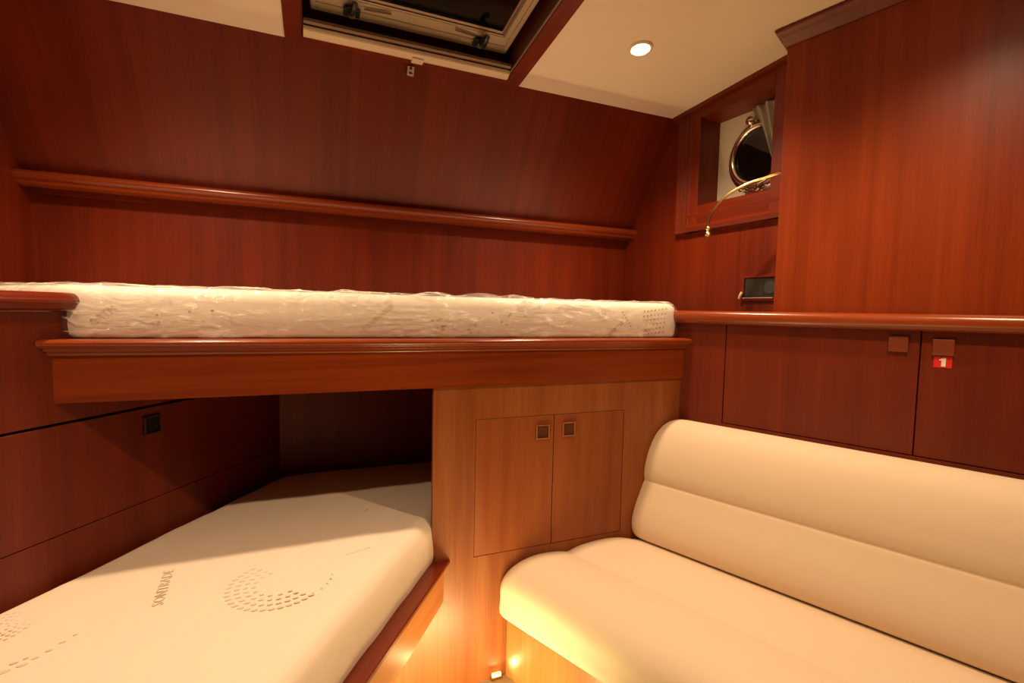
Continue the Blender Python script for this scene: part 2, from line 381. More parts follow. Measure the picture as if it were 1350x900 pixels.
# ---- mattress helper: rounded slab over a convex plan polygon
def slab(pts, z0, z1, r, step=.03, rb=None, amp=.0, seed=0, prof_pts=5, bulge=0.0, mid=5):
    """rounded pad: rows of rings round the plan, domed edges, dense top"""
    b = bm_()
    k = len(pts); P2 = [V((x, y)) for x, y in pts]
    # dense, corner-rounded outline
    out = []
    for i in range(k):
        a, c, d = P2[i - 1], P2[i], P2[(i + 1) % k]
        u = (a - c).normalized(); v = (d - c).normalized(); rr = r * 1.3
        p0 = c + u * rr; p1 = c + v * rr
        for j in range(7):
            t = j / 6; out.append((1 - t) ** 2 * p0 + 2 * t * (1 - t) * c + t * t * p1)
        p2 = d + (c - d).normalized() * rr
        n = max(1, int((p2 - p1).length / step))
        for j in range(1, n): out.append(p1.lerp(p2, j / n))
    cen = sum(out, V((0, 0))) / len(out); m_n = len(out)
    nor = []
    for i in range(m_n):
        t = (out[(i + 1) % m_n] - out[i - 1]).normalized(); nn = V((t.y, -t.x))
        if nn.dot(out[i] - cen) < 0: nn = -nn
        nor.append(nn)
    rings = []
    h = z1 - z0; rb = rb or r
    for j in range(prof_pts + 1):
        a = math.pi / 2 * j / prof_pts
        rings.append((rb * (1 - math.sin(a)), z0 + rb * (1 - math.cos(a))))
    for j in range(1, mid): rings.append((-bulge * math.sin(math.pi * j / mid), z0 + rb + (h - r - rb) * j / mid))
    for j in range(prof_pts + 1):
        a = math.pi / 2 * j / prof_pts
        rings.append((r * (1 - math.cos(a)), z1 - r * (1 - math.sin(a))))
    vr = []
    for inset, z in rings:
        vr.append([b.verts.new((out[i].x - nor[i].x * inset, out[i].y - nor[i].y * inset, z)) for i in range(m_n)])
    # inner rings on the top, shrinking to the middle
    fade = {}
    for sf in [1 - .045 * q for q in range(1, 22)]:
        vr.append([b.verts.new((cen.x + (vr[len(rings) - 1][i].co.x - cen.x) * sf, cen.y + (vr[len(rings) - 1][i].co.y - cen.y) * sf, z1)) for i in range(m_n)])
        for v in vr[-1]: fade[v] = max(0, min(1, (sf - .25) / .4))
    for a, c in zip(vr, vr[1:]):
        for i in range(m_n): b.faces.new((a[i], a[(i + 1) % m_n], c[(i + 1) % m_n], c[i]))
    b.faces.new(vr[0][::-1]); b.faces.new(vr[-1])
    if amp:
        b.normal_update()
        for v in b.verts:
            s = noise.fractal(v.co * 7 + V((seed, 0, 0)), 1.0, 2.0, 3) * amp
            v.co += v.normal * s * fade.get(v, 1)
    return b
UM = [(-.572, 1.540), (1.338, 1.540), (1.49, 2.185), (-.900, 2.185), (-.925, 1.87)]
um = thing('mattress', 'white patterned mattress still wrapped in clear plastic on the upper bunk', 'mattress', (.38, 1.86, 1.20))
b = slab(UM, 1.208, 1.343, .036, .03, .016, .0012, 3, bulge=.003)
um_cover = b
# plastic wrap, crinkled, a few millimetres off the cover
b = slab([(-.580, 1.533), (1.344, 1.533), (1.498, 2.19), (-.905, 2.19), (-.933, 1.866)], 1.2075, 1.3455, .038, .008, .018, 0, 5, 8, .003, 20)
b.normal_update()
for v in b.verts:
    p = v.co.copy()
    left = max(0, min(1, (-.15 - p.x) / .3))
    q = V((p.x * .72 + p.z * .69, p.y, -p.x * .69 + p.z * .72))            # creases slanting down to the right
    rid = max(0, 1 - abs(noise.noise(V((q.x * 3, q.y * 6, q.z * 30)))) * 3.2)
    q2 = V((p.x * .72 - p.z * .69, p.y, p.x * .69 + p.z * .72))
    rid1 = max(0, 1 - abs(noise.noise(V((q2.x * 5 + 7, q2.y * 6, q2.z * 22)))) * 3.4)
    rid2 = max(0, 1 - abs(noise.noise(V((p.x * 13 + 40, p.y * 13, p.z * 22)))) * 3.2)
    puff = max(0, noise.noise(V((p.x * 9 + 9, 3.3, 0))) - .12) * .022 if p.z > 1.325 and p.y < 1.70 and p.x < .95 else 0
    f = 1.0 if p.z > 1.225 else .3
    v.co += v.normal * f * (.0042 * rid * (.35 + left) + .0034 * rid1 * (1 - left) + .0030 * rid2 - .0005) + V((0, 0, puff))
    if v.co.z < 1.2075: v.co.z = 1.2075
    if v.co.y < 1.515: v.co.y = 1.515
obj('plastic_wrap', b, film, um, True)

# stitched writing and dot pattern as shallow stitched shapes lying on the cover
def text_mesh(txt, size, ux, uy, org, thick=.0012):
    cu = bpy.data.curves.new('t', 'FONT'); cu.body = txt; cu.size = size; cu.extrude = thick / 2; cu.align_x = 'CENTER'; cu.align_y = 'CENTER'
    cu.resolution_u = 2
    to = bpy.data.objects.new('t', cu); C.objects.link(to)
    dg = bpy.context.evaluated_depsgraph_get(); me = bpy.data.meshes.new_from_object(to.evaluated_get(dg))
    b = bm_(); b.from_mesh(me)
    bpy.data.objects.remove(to); bpy.data.meshes.remove(me); bpy.data.curves.remove(cu)
    ux = V(ux).normalized(); uy = V(uy).normalized(); uz = ux.cross(uy)
    for v in b.verts: v.co = V(org) + ux * v.co.x + uy * v.co.y + uz * v.co.z
    return b
def join(dst, src, mi):
    """pattern pieces become part of the cover, in their own material slot"""
    vm = [dst.verts.new(v.co) for v in src.verts]
    for f in src.faces:
        try: nf = dst.faces.new([vm[v.index] for v in f.verts]); nf.material_index = mi
        except ValueError: pass
    src.free()
def dots(b, lst, ux, uy, thick=.001):
    ux = V(ux).normalized(); uy = V(uy).normalized(); uz = ux.cross(uy)
    for p, ra, rb, ang in lst:
        ca, sa = math.cos(ang), math.sin(ang)
        ring = lambda h, f: [V(p) + (ux * ca + uy * sa) * (ra * f * math.cos(k * math.pi / 5)) + (uy * ca - ux * sa) * (rb * f * math.sin(k * math.pi / 5)) + uz * h for k in range(10)]
        loft(b, [ring(-thick, 1), ring(thick * .5, 1), ring(thick, .7)])
    return b
fy = 1.5350
for (tx, x, z, sz) in (('SONTRMOX', .176, 1.272, .021), ('NTMOX', 1.045, 1.245, .021), ('ORTM', -.505, 1.268, .024)):
    q = text_mesh(tx, sz, (.77, 0, .64), (-.64, 0, .77), (x, fy, z)); q.verts.index_update(); join(um_cover, q, 2 if x < .5 else 1)
b = bm_(); L_ = []
for (cx, cz, n, seed) in ((.44, 1.250, 16, 1), (1.16, 1.28, 0, 2), (-.33, 1.27, 8, 4), (.60, 1.275, 7, 5)):
    rnd = random.Random(seed)
    for k in range(n):
        L_.append(((cx + rnd.uniform(-.1, .08), fy, cz + rnd.uniform(-.022, .022)), rnd.uniform(.0025, .004), .0028, 0))
for i in range(7):
    for j in range(6):
        x = 1.16 + i * .017 + .002 * j; z = 1.222 + j * .0175 + .002 * i
        if i >= 1 or j > 3: L_.append(((x, fy, z), .0036 - .0004 * abs(i - 2), .0030, 0))
for k in range(6): L_.append(((1.070 + k * .008, fy, 1.305 - k * .010), .003, .0028, 0))
dots(b, L_, (1, 0, 0), (0, 0, 1), .0012); b.verts.index_update(); join(um_cover, b, 1)
o = obj('cover', um_cover, mattress_m2, um, True); o.data.materials.append(print_m); o.data.materials.append(print_m2)

# ================================================================ LOWER BUNK
lb = thing('lower_bunk', 'mahogany lower bunk with a red-brown capped side board', 'bunk', P('L', .9, 1.0, 0))
S0 = .525
def t_at_y(fr, s, y):  n, d = FR[fr]; return (y - n.y * s) / d.y
def end_prism(b, fr, prof, y, t1):
    loft(b, [[P(fr, s, t_at_y(fr, s, y), z) for s, z in prof], [P(fr, s, t1, z) for s, z in prof]])
b = bm_(); end_prism(b, 'L', [(.541, .322), (.541, .450), (.563, .450), (.563, .322)], 1.5295, -1.2)
obj('side_board', b, wood('mahogany_side_board', FR['L'][1], (.33, .10, .026), (.52, .19, .055), rough=.3), lb)
b = bm_(); end_prism(b, 'L', [(.5275, .449), (.524, .452), (.524, .461), (.527, .4645), (.575, .4645), (.580, .461), (.580, .449)], 1.5295, -1.2)
obj('cap_rail', b, w_L, lb)
b = bm_(); box(b, 'L', .68, .70, -1.2, .93, 0, .34); obj('plinth', b, w_vert, lb)
b = bm_()
pts = [P('L', .565, -1.2, 0), P('L', .565, t_at_y('L', .565, 1.526), 0), P('L', 1.352, t_at_y('L', 1.352, 1.526), 0), P('L', 1.352, -1.2, 0)]
poly(b, [(p.x, p.y) for p in pts], .35, .40); obj('platform', b, w_x, lb)
b = bm_(); poly(b, [(.36, 1.553), (.62, 1.553), (.62, 2.2), (-.125, 2.2), (-.57, 1.553)], .35, .40); obj('platform', b, w_x, lb)

lm = thing('mattress', 'bare white mattress with an embossed dot pattern on the lower bunk', 'mattress', P('L', .97, 1.0, .40))
MS = .578
p_a = P('L', MS, -1.1, 0); p_b = P('L', MS, t_at_y('L', MS, 2.19), 0); p_c = P('L', 1.349, t_at_y('L', 1.349, 2.19), 0); p_d = P('L', 1.349, -1.1, 0)
xb = .60; yb_ = p_a.y + (xb - p_a.x) / FR['L'][1].x * FR['L'][1].y
b = slab([(p_a.x, p_a.y), (xb, yb_), (xb, 2.19), (p_c.x, 2.19), (p_d.x, p_d.y)], .402, .605, .045, .035, .03, .0045, 11, bulge=.006)
lm_cover = b
ez = .6062
def ring_dots(cx, cy, radii, a0, a1, size, n0=9, ratio=2.0):
    out = []
    for j, r in enumerate(radii):
        n = int(n0 + j * 4)
        for k in range(n):
            a = math.radians(a0 + (a1 - a0) * k / (n - 1) + j * 4)
            out.append(((cx + r * math.cos(a), cy + r * math.sin(a), ez), size * (1 + .12 * j), size * (.55 + .05 * j), .15))
    return out
b = bm_()
# ring of dots, centred on the berth, as seen between the two writings
L_ = ring_dots(-.090, 1.305, (.056, .074, .093, .113), 115, 300, .0052)
L_ += [((-.090 + .125 * math.cos(a), 1.305 + .10 * math.sin(a), ez), .0025, .002, 0) for a in [math.radians(q) for q in range(-50, 0, 12)]]
L_ += ring_dots(-.632, 1.31, (.022, .034, .046, .058), -110, 120, .0030, 8)
for x, y, q in ((-.546, 1.152, .010), (-.524, 1.163, .0085), (-.511, 1.178, .0055), (-.497, 1.195, .0055), (-.484, 1.216, .0055), (-.541, 1.175, .0065), (-.527, 1.183, .004), (-.47, 1.235, .004)):
    L_.append(((x, y, ez), q, q * .5, .35))
dots(b, L_, (1, 0, 0), (0, 1, 0), .0008); b.verts.index_update(); join(lm_cover, b, 1)
q = text_mesh('SONTRADE', .033, (-.10, .995, 0), (-.995, -.10, 0), (-.350, 1.38, ez)); q.verts.index_update(); join(lm_cover, q, 1)
q = text_mesh('SONTRADE', .014, (.95, .3, 0), (-.3, .95, 0), (.107, 1.402, ez)); q.verts.index_update(); join(lm_cover, q, 2)
o = obj('cover', lm_cover, mattress_m, lm, True); o.data.materials.append(print_m2); o.data.materials.append(plain('stitched_print_faint', (.80, .71, .58), .9))

# ================================================================ DRAWER CABINET ON THE PORT SIDE
pc = thing('drawer_cabinet', 'dark mahogany cabinet wall left of the lower bunk with a wide drawer', 'cabinet', P('L', 1.37, .8, 0))
LS = 1.3586
w_pc = wood('mahogany_port_cabinet', (0, 0, 1), (.100, .0095, .0013), (.18, .021, .0030), fig=.35)
b = bm_(); box(b, 'L', LS, LS + .02, -1.3, t_at_y('L', LS, 2.2), .30, .7095)
obj('lower_panel', b, w_pc, pc)
b = bm_(); box(b, 'L', LS, LS + .02, -1.3, 1.04, .997, 1.275); box(b, 'L', LS, LS + .02, 1.04, t_at_y('L', LS, 2.2), .997, 1.072)
obj('upper_panel', b, w_pc, pc)
b = bm_(); box(b, 'L', LS, LS + .018, -1.3, t_at_y('L', LS, 2.2), .7115, .9895, .001, 1)
dr = obj('drawer', b, w_pc, pc)
b = bm_(); box(b, 'L', LS + .021, LS + .03, -1.3, 1.7, .6, 1.1); obj('back_panel', b, seam_m, pc)
lt = latch('L', LS, -1, 1.167, .938, .054, plain('dark_latch_rim', (.10, .05, .02), .35, .6), latch_dark, dr, .010, .006)
lt['label'] = 'dark square latch'
# ledge with fiddle rail on top
lg = thing('ledge', 'mahogany ledge with a thick rounded rail above the wide drawer', 'ledge', P('L', 1.38, .5, 1.27))
def rail(b, fr, prof, t_end, t0, n=6, R=.03, depth=.03):
    """rail whose free end is rounded in plan"""
    s_front = min(s for s, z in prof); rings = []
    rings.append([P(fr, s, t0, z) for s, z in prof])
    for i in range(n + 1):
        a = math.pi / 2 * i / n
        tt = t_end - R + R * math.sin(a); push = depth * (1 - math.cos(a))
        rings.append([P(fr, s + push * (1 - (s - s_front) / .055 if s - s_front < .055 else 0), tt, z + (0)) for s, z in prof])
    return loft(b, rings)
lprof = [(1.395, 1.2795), (1.345, 1.2795), (1.337, 1.283), (1.334, 1.293), (1.3285, 1.298), (1.3285, 1.303), (1.332, 1.312), (1.340, 1.3195), (1.352, 1.3225), (1.395, 1.3225)]
b = bm_(); rail(b, 'L', lprof, .990, -1.3, R=.03, depth=.028); obj('rail', b, w_L, lg, True)
b = bm_(); pts = [P('L', 1.360, -1.2, 0), P('L', 1.360, .965, 0), V((-.985, 1.56, 0)), V((-1.015, 1.25, 0)), V((-1.60, .1, 0)), V((-1.95, -.9, 0))]
poly(b, [(p.x, p.y) for p in pts], 1.276, 1.296); obj('shelf_board', b, w_L, lg)

# back of the alcove under the bunk
b = bm_(); box(b, 'X', 2.195, 2.203, -.16, .75, .30, 1.074); o = struct('trim_2', b, w_vert2)

# ================================================================ STARBOARD CABINET WALL, behind the sofa
scab = thing('wall_cabinet', 'mahogany cabinet wall behind the cream sofa with flush square latches', 'cabinet', P('R', 1.86, .2, 0))
RS = 1.853
w_sc = wood('mahogany_starboard_cabinet', (0, 0, 1), (.110, .0115, .0018), (.185, .022, .0038), fig=.3)
te = t_at_y('R', RS, 1.531)
tA, tB, tC = .6915, .1325, -.45
b = bm_(); box(b, 'R', RS, RS + .02, tA + .0015, te, 0, 1.285); obj('fixed_panel', b, w_sc, scab)
b = bm_(); box(b, 'R', RS, RS + .02, te, 1.0, 1.0, 1.285); obj('end_panel', b, w_sc, scab)
b = bm_(); box(b, 'R', RS, RS + .02, -1.6, tA + .0015, 0, .894); obj('lower_panel', b, w_sc, scab)
b = bm_(); box(b, 'R', RS + .021, RS + .03, -1.6, .75, .85, 1.28); obj('back_panel', b, seam_m, scab)
latd = []
for i, (ta, tb) in enumerate(((tB + .0015, tA - .0015), (tC + .0015, tB - .0015), (-1.6, tC - .0015))):
    b = bm_(); box(b, 'R', RS, RS + .018, ta, tb, .8965, 1.283, .0012, 1)
    d = obj('door', b, w_sc, scab)
    if i < 2:
        tc, zc = ((.184, 1.226), (.082, 1.222))[i]
        b = bm_(); box(b, 'R', RS - .008, RS, tc - .024, tc + .024, zc - .024, zc + .024, .0025, 2); obj('latch', b, latch_red, d)
# sticker "1"
stk = thing('number_sticker', 'small red square sticker with a white 1 below the right latch', 'sticker', P('R', RS, .065, 1.18))
b = bm_(); box(b, 'R', RS - .0012, RS - .0001, .0615, .1015, 1.1635, 1.1955); obj('paper', b, red_m, stk)
b = bm_()
n1 = [(-.0045, -.0125), (.0065, -.0125), (.0065, .0125), (.0005, .0125), (-.0080, .0075), (-.0080, .0040), (-.0030, .0055), (-.0030, -.0125)]
loft(b, [[P('R', s_, .0815 - u_, 1.1795 + v_) for u_, v_ in n1] for s_ in (RS - .0013, RS - .0020)])
obj('numeral', b, white_m, stk)

lr = thing('ledge', 'long mahogany ledge with rounded rail running above the cream sofa', 'ledge', P('R', 1.86, .2, 1.27))
def rr_prof(s0, s1, z0, z1, r):
    return [(s1, z0)] + [(s0 + r - r * math.sin(math.radians(a)), z0 + r - r * math.cos(math.radians(a))) for a in range(0, 91, 15)] + \
           [(s0 + r - r * math.cos(math.radians(a)), z1 - r + r * math.sin(math.radians(a))) for a in range(0, 91, 15)] + [(s1, z1)]
b = bm_(); rail(b, 'R', rr_prof(1.823, 1.852 + .02, 1.267, 1.3165, .021), .916, -1.6, R=.022, depth=.02); obj('rail', b, w_R, lr, True)
b = bm_(); pts = [P('R', 1.855, -1.6, 0), P('R', 1.855, .905, 0), V((1.575, 1.70, 0)), V((1.60, 1.56, 0)), V((1.655, 1.03, 0)), V((1.9, .75, 0)), V((2.1, .1, 0)), V((2.5, -1.45, 0))]
poly(b, [(p.x, p.y) for p in pts], 1.287, 1.300); obj('shelf_board', b, w_R, lr)

# ================================================================ TALL LOCKER
tl = thing('tall_locker', 'large plain mahogany locker standing on the ledge at the right', 'cabinet', P('R', 1.93, 0, 1.30))
b = bm_(); pts = [P('R', RS, .5345, 0), P('R', RS, -1.7, 0), P('R', 2.2, -1.7, 0), P('R', 2.16, .48, 0), P('R', 2.03, .5345, 0)]
poly(b, [(p.x, p.y) for p in pts], 1.300, lambda x, y: CEIL(x, y) - .004)
obj('body', b, wood('mahogany_tall_locker', (0, 0, 1), (.165, .018, .0024), (.29, .042, .0062), fig=.42, rough=.38), tl)
b = bm_()
cp = [(0, -.046), (.006, -.045), (.010, -.040), (.020, -.032), (.030, -.019), (.044, -.012), (.050, -.004), (.050, 0.0)]
def crown_pts(off, dz):
    # front run (s = RS - off) and the return along the locker's end, offset outward
    a = P('R', RS - off, -1.7, 0); c = P('R', RS - off, .5345 + off * .55, 0); e = P('R', 2.03, .5345 + off * .55, 0)
    return [V((p.x, p.y, CEIL(p.x, p.y) - .0035 + dz)) for p in (a, c, e)]
rows = [crown_pts(o_, z_) for o_, z_ in cp] + [crown_pts(-.01, 0)] + [crown_pts(-.01, -.046)]
vr = [[b.verts.new(p) for p in r] for r in rows]
for i in range(len(vr)):
    a, c = vr[i], vr[(i + 1) % len(vr)]
    for j in range(2): b.faces.new((a[j], a[j + 1], c[j + 1], c[j]))
b.faces.new([r[0] for r in vr]); b.faces.new([r[-1] for r in vr][::-1])
obj('cornice', b, w_vert, tl, True)

# ================================================================ SHELF ON THE BOW WALL
sh = thing('shelf', 'narrow mahogany shelf with moulded edge on the wall above the upper mattress', 'shelf', (.33, 2.16, 1.70))
b = bm_()
sp = [(2.203, 1.690), (2.140, 1.690), (2.134, 1.694), (2.132, 1.703), (2.124, 1.708), (2.118, 1.714), (2.117, 1.721), (2.120, 1.729), (2.127, 1.735), (2.14, 1.737), (2.203, 1.737)]
loft(b, [[V((xf(y), y, z)) for y, z in sp] for xf in (lambda y: -.9245 + (y - 2.12) * .105, lambda y: 1.5475 + -(y - 2.12) * .105 )])
obj('board', b, w_edge, sh, True)
b = bm_(); box(b, 'X', 2.190, 2.204, -.914, 1.537, 1.672, 1.690); obj('batten', b, w_x, sh)

# metal catch on the leaning wall under the skylight
nsl = V((0, -.84, -.542)); usl = V((0, -.542, .84))
kc = thing('metal_catch', 'tiny steel catch on the wall just below the skylight blind', 'catch', (.328, 1.874, 2.18))
b = bm_()
def obox(b, c, ax, ay, az, hx, hy, hz, bev=0):
    c, ax, ay, az = V(c), V(ax), V(ay), V(az)
    vs = [b.verts.new(c + ax * (i * hx) + ay * (j * hy) + az * (k * hz)) for i in (-1, 1) for j in (-1, 1) for k in (-1, 1)]
    fs = [b.faces.new([vs[i] for i in q]) for q in ((0, 1, 3, 2), (4, 6, 7, 5), (0, 4, 5, 1), (2, 3, 7, 6), (0, 2, 6, 4), (1, 5, 7, 3))]
    bevel_new(b, fs, bev, 1)
cc = V((.328, ya(2.182) - .006, 2.182))
KX = V((1, 0, 0)); nsl = V((0, -.841, -.541)); usl = V((0, -.541, .841))
obox(b, cc + nsl * .004, KX, usl, nsl, .0125, .0165, .0018, .001); obj('plate', b, steel, kc)
b = bm_(); lathe(b, cc + nsl * .006 + usl * .010 - KX * .001, nsl, [(.0, 0), (.0045, 0), (.0045, .004), (0, .004)], 12)
obox(b, cc + nsl * .008 - usl * .006, KX, usl, nsl, .006, .0025, .003); obj('hook', b, black_plastic, kc)

# ================================================================ SOFA
sofa = thing('sofa', 'cream leather bench sofa on a light wood base along the starboard side', 'sofa', P('R', 1.5, .1, 0))
def catmull(pts, n=5, closed=True):
    k = len(pts); out = []
    for i in range(k):
        a, b_, c, d = [V(pts[(i + j - 1) % k]) for j in range(4)]
        for j in range(n):
            t = j / n; out.append(.5 * ((2 * b_) + (c - a) * t + (2 * a - 5 * b_ + 4 * c - d) * t * t + (3 * b_ - a - 3 * c + d) * t ** 3))
    return out
def cushion(name, prof, y_end, t_far, label=None, n=5):
    pr = catmull([(s, z, 0) for s, z in prof], n); b = bm_()
    cs = sum(p.x for p in pr) / len(pr); cz = sum(p.y for p in pr) / len(pr)
    rings = []
    stations = [(0, .90), (.004, .94), (.010, .965), (.020, .985), (.034, .996), (.055, 1.0)]
    for off, f in stations:
        rings.append([P('R', cs + (p.x - cs) * f, t_at_y('R', cs + (p.x - cs) * f, y_end) - off, cz + (p.y - cz) * f) for p in pr])
    for q in range(1, 30):
        u = q / 29; rings.append([P('R', p.x, (t_at_y('R', p.x, y_end) - .055) * (1 - u) + t_far * u, p.y) for p in pr])
    loft(b, rings); return obj(name, b, leather, sofa, True)
seat = [(1.142, .242), (1.139, .300), (1.142, .352), (1.168, .392), (1.215, .419), (1.275, .4315), (1.335, .4305), (1.375, .4245), (1.390, .4215), (1.4065, .4255), (1.450, .438), (1.53, .445), (1.60, .441), (1.68, .420),
        (1.80, .415), (1.845, .40), (1.848, .30), (1.84, .245), (1.7, .240), (1.4, .240), (1.2, .240)]
cushion('seat_cushion', seat, 1.529, -1.1)
back = [(1.690, .427), (1.662, .430), (1.650, .452), (1.650, .490), (1.664, .545), (1.684, .600), (1.6985, .6395), (1.7035, .650), (1.7005, .662), (1.701, .700), (1.714, .765), (1.738, .825), (1.765, .862), (1.795, .882), (1.825, .887), (1.845, .878), (1.850, .84), (1.850, .65), (1.850, .48), (1.83, .43)]
cushion('backrest_cushion', back, 1.529, -1.1)
b = bm_()
tt0 = t_at_y('R', 1.183, 1.5295)
pts = [P('R', 1.183, -1.1, 0), P('R', 1.183, tt0, 0), P('R', 1.848, t_at_y('R', 1.848, 1.5295), 0), P('R', 1.848, -1.1, 0)]
poly(b, [(p.x, p.y) for p in pts], 0, .2395)
obj('base', b, wood('mahogany_sofa_base', (0, 0, 1), (.33, .11, .03), (.50, .19, .055), rough=.33), sofa)

# low courtesy light strips
def strip(fr, s, sgn, t0, t1, label, watts):
    o = thing('light_strip', label, 'light strip', P(fr, s, (t0 + t1) / 2, .01), 'low warm light strips along the floor')
    b = bm_(); a, c = sorted((s, s + sgn * .012)); box(b, fr, a, c, t0, t1, .002, .010); obj('channel', b, brass_dull, o)
    b = bm_(); a, c = sorted((s, s + sgn * .010)); box(b, fr, a, c, t0 + .004, t1 - .004, .0101, .022); obj('diffuser', b, led_m, o)
    li = bpy.data.lights.new('strip_light', 'AREA'); li.shape = 'RECTANGLE'; li.size = t1 - t0 - .02; li.size_y = .02; li.energy = watts; li.color = LED_COL
    lo = bpy.data.objects.new('strip_light', li); C.objects.link(lo); lo.parent = o
    d = FR[fr][1]; out = (FR[fr][0] * sgn * .75 + V((0, 0, .66))).normalized(); lo.location = FR[fr][0] * sgn * .016 + V((0, 0, .016))
    zz_ = -out; xx_ = d; yy_ = zz_.cross(xx_); lo.rotation_mode = 'QUATERNION'; lo.rotation_quaternion = Matrix((xx_, yy_, zz_)).transposed().to_quaternion()
strip('R', 1.182, -1, -.8, .60, 'glowing warm strip on the floor along the foot of the sofa base', 5)
strip('L', .679, -1, -.8, .60, 'glowing warm strip on the floor under the lower bunk side board', 5)
strip('X', 1.16, 1, .02, .56, 'glowing warm strip across the aisle floor in front of the cupboard', 8.5)
strip('X', 1.5295, -1, .565, .606, 'short glowing strip at the foot of the cupboard beside the sofa base', .2)

# ================================================================ SKYLIGHT HATCH
TS = V((0, .9964, -.0847)); NS = V((0, .0847, .9964))       # along and across the sloping ceiling
def cbox(b, x0, x1, y0, y1, h0, h1, bev=0):
    """box following the ceiling slope; h measured from the ceiling plane"""
    pts = []
    vs = [b.verts.new((x, y, CEIL(x, y) + h)) for x in (x0, x1) for y in (y0, y1) for h in (h0, h1)]
    fs = [b.faces.new([vs[i] for i in q]) for q in ((0, 1, 3, 2), (4, 6, 7, 5), (0, 4, 5, 1), (2, 3, 7, 6), (0, 2, 6, 4), (1, 5, 7, 3))]
    bevel_new(b, fs, bev, 2)
ht = thing('skylight_hatch', 'dark glazed skylight hatch with pale metal frame in the ceiling', 'hatch', (.33, 1.45, 2.25))
b = bm_()
for q in ((-.095, hx0 + .003, 1.0, 1.853), (hx1 - .001, .757, 1.0, 1.853), (hx0 + .003, hx1 - .001, 1.818, 1.853), (hx0 + .003, hx1 - .001, 1.0, 1.05)):
    cbox(b, *q, -.006, -.0004, .001)
obj('surround', b, w_y, ht)
b = bm_()
cbox(b, hx0, hx0 + .008, hy0, hy1, -.004, .16); cbox(b, hx1 - .008, hx1, hy0, hy1, -.004, .16)
cbox(b, hx0 + .008, hx1 - .008, hy1 - .006, hy1, 0.0, .16); cbox(b, hx0 + .008, hx1 - .008, hy0, hy0 + .008, -.004, .16)
obj('lining', b, wood('mahogany_hatch_lining', (0, 0, 1), (.06, .008, .002), (.11, .017, .004)), ht)
def hframe(b, o, i, h0, h1, bev=.003):
    (ox0, ox1, oy0, oy1), (ix0, ix1, iy0, iy1) = o, i
    ring = lambda x0, x1, y0, y1, h: [V((x, y, CEIL(x, y) + h)) for x, y in ((x0, y0), (x1, y0), (x1, y1), (x0, y1))]
    rs = [ring(*o, h0 + .004), ring(ox0 + .004, ox1 - .004, oy0 + .004, oy1 - .004, h0), ring((ox0 + ix0) / 2, (ox1 + ix1) / 2, (oy0 + iy0) / 2, (oy1 + iy1) / 2, h0 + .002), ring((ox0 + ix0) / 2, (ox1 + ix1) / 2, (oy0 + iy0) / 2, (oy1 + iy1) / 2, h0 + .007), ring(*i, h0 + .010), ring(*i, h1), ring(*o, h1)]
    loft(b, rs + [rs[0]], cap=False)
    bmesh.ops.remove_doubles(b, verts=b.verts, dist=1e-6)
b = bm_(); hframe(b, (-.015, .670, 1.08, 1.782), (.018, .636, 1.115, 1.705), .060, .090)
obj('frame', b, anod, ht)
b = bm_(); hframe(b, (.017, .637, 1.114, 1.706), (.030, .622, 1.13, 1.690), .070, .088)
obj('inner_frame', b, anod_d, ht)
b = bm_(); cbox(b, .028, .624, 1.128, 1.692, .080, .086); obj('pane', b, dark_glass, ht)
b = bm_(); cbox(b, -.045, .696, 1.051, 1.814, .150, .158); obj('outer_coaming', b, dark_hole, ht)
b = bm_(); cbox(b, hx1 - .0105, hx1 - .008, hy0, hy1 - .01, -.008, -.0002); obj('edge_strip', b, plain('grey_edge_strip', (.35, .30, .26), .4, .5), ht)
for hx, sd in ((.112, 1), (.556, -1)):
    y = 1.742; z = CEIL(0, y) + .060
    b = bm_(); obox(b, (hx, y, z - .004), KX, TS, NS, .026, .020, .005, .002)
    obox(b, (hx + sd * -.004, y - .022, z - .010), KX, TS, NS, .010, .018, .007, .003)
    L1 = obj('handle', b, black_plastic, ht)
    b = bm_(); lathe(b, V((hx, y, z - .009)), -NS, [(.0, 0), (.013, 0), (.013, .008), (.010, .011), (.0, .011)], 20); obj('handle_pivot', b, plain('grey_pivot', (.10, .09, .07), .4, .4), L1)
    for dx in (-.019, .019):
        b = bm_(); lathe(b, V((hx + dx, y + .012, z - .009)), -NS, [(0, 0), (.004, 0), (.003, .002), (0, .002)], 10)
        obj('screw', b, chrome, L1)
    b = bm_(); tube(b, smooth_path([(hx - sd * .004, y - .005, z - .012), (hx, y - .03, z - .022), (hx + .004, y - .055, z - .020), (hx + .006, y - .068, z - .010)], 5), .009, 8)
    obj('handle_lever', b, black_plastic, L1, True)
# long shallow slots in the frame beside each handle
for x0, x1, ya_, yb2 in ((.150, .235, 1.722, 1.712), (.455, .530, 1.712, 1.722)):
    p = V((x0, ya_, CEIL(0, ya_) + .0605)); q = V((x1, yb2, CEIL(0, yb2) + .0605))
    b = bm_(); tube(b, [p, q], .0035, 6); obj('slot', b, anod_d, ht)
bl = thing('roller_blind', 'closed cream roller blind cassette along the edge of the skylight', 'blind', (.33, 1.79, 2.21))
b = bm_()
rp = [(1.812, -.001), (1.812, -.012), (1.806, -.018), (1.795, -.020), (1.785, -.017), (1.774, -.014), (1.770, -.008), (1.770, -.001)]
loft(b, [[V((x, y, CEIL(x, y) + h)) for y, h in rp] for x in (-.036, .686)])
obj('cassette', b, blind_m, bl, True)
b = bm_(); cbox(b, -.036, .686, 1.752, 1.768, .002, .014, .002); obj('pull_bar', b, anod_d, bl)
b = bm_(); cbox(b, .320, .362, 1.786, 1.817, -.0235, -.0165, .003)
obj('catch', b, blind_m, bl)

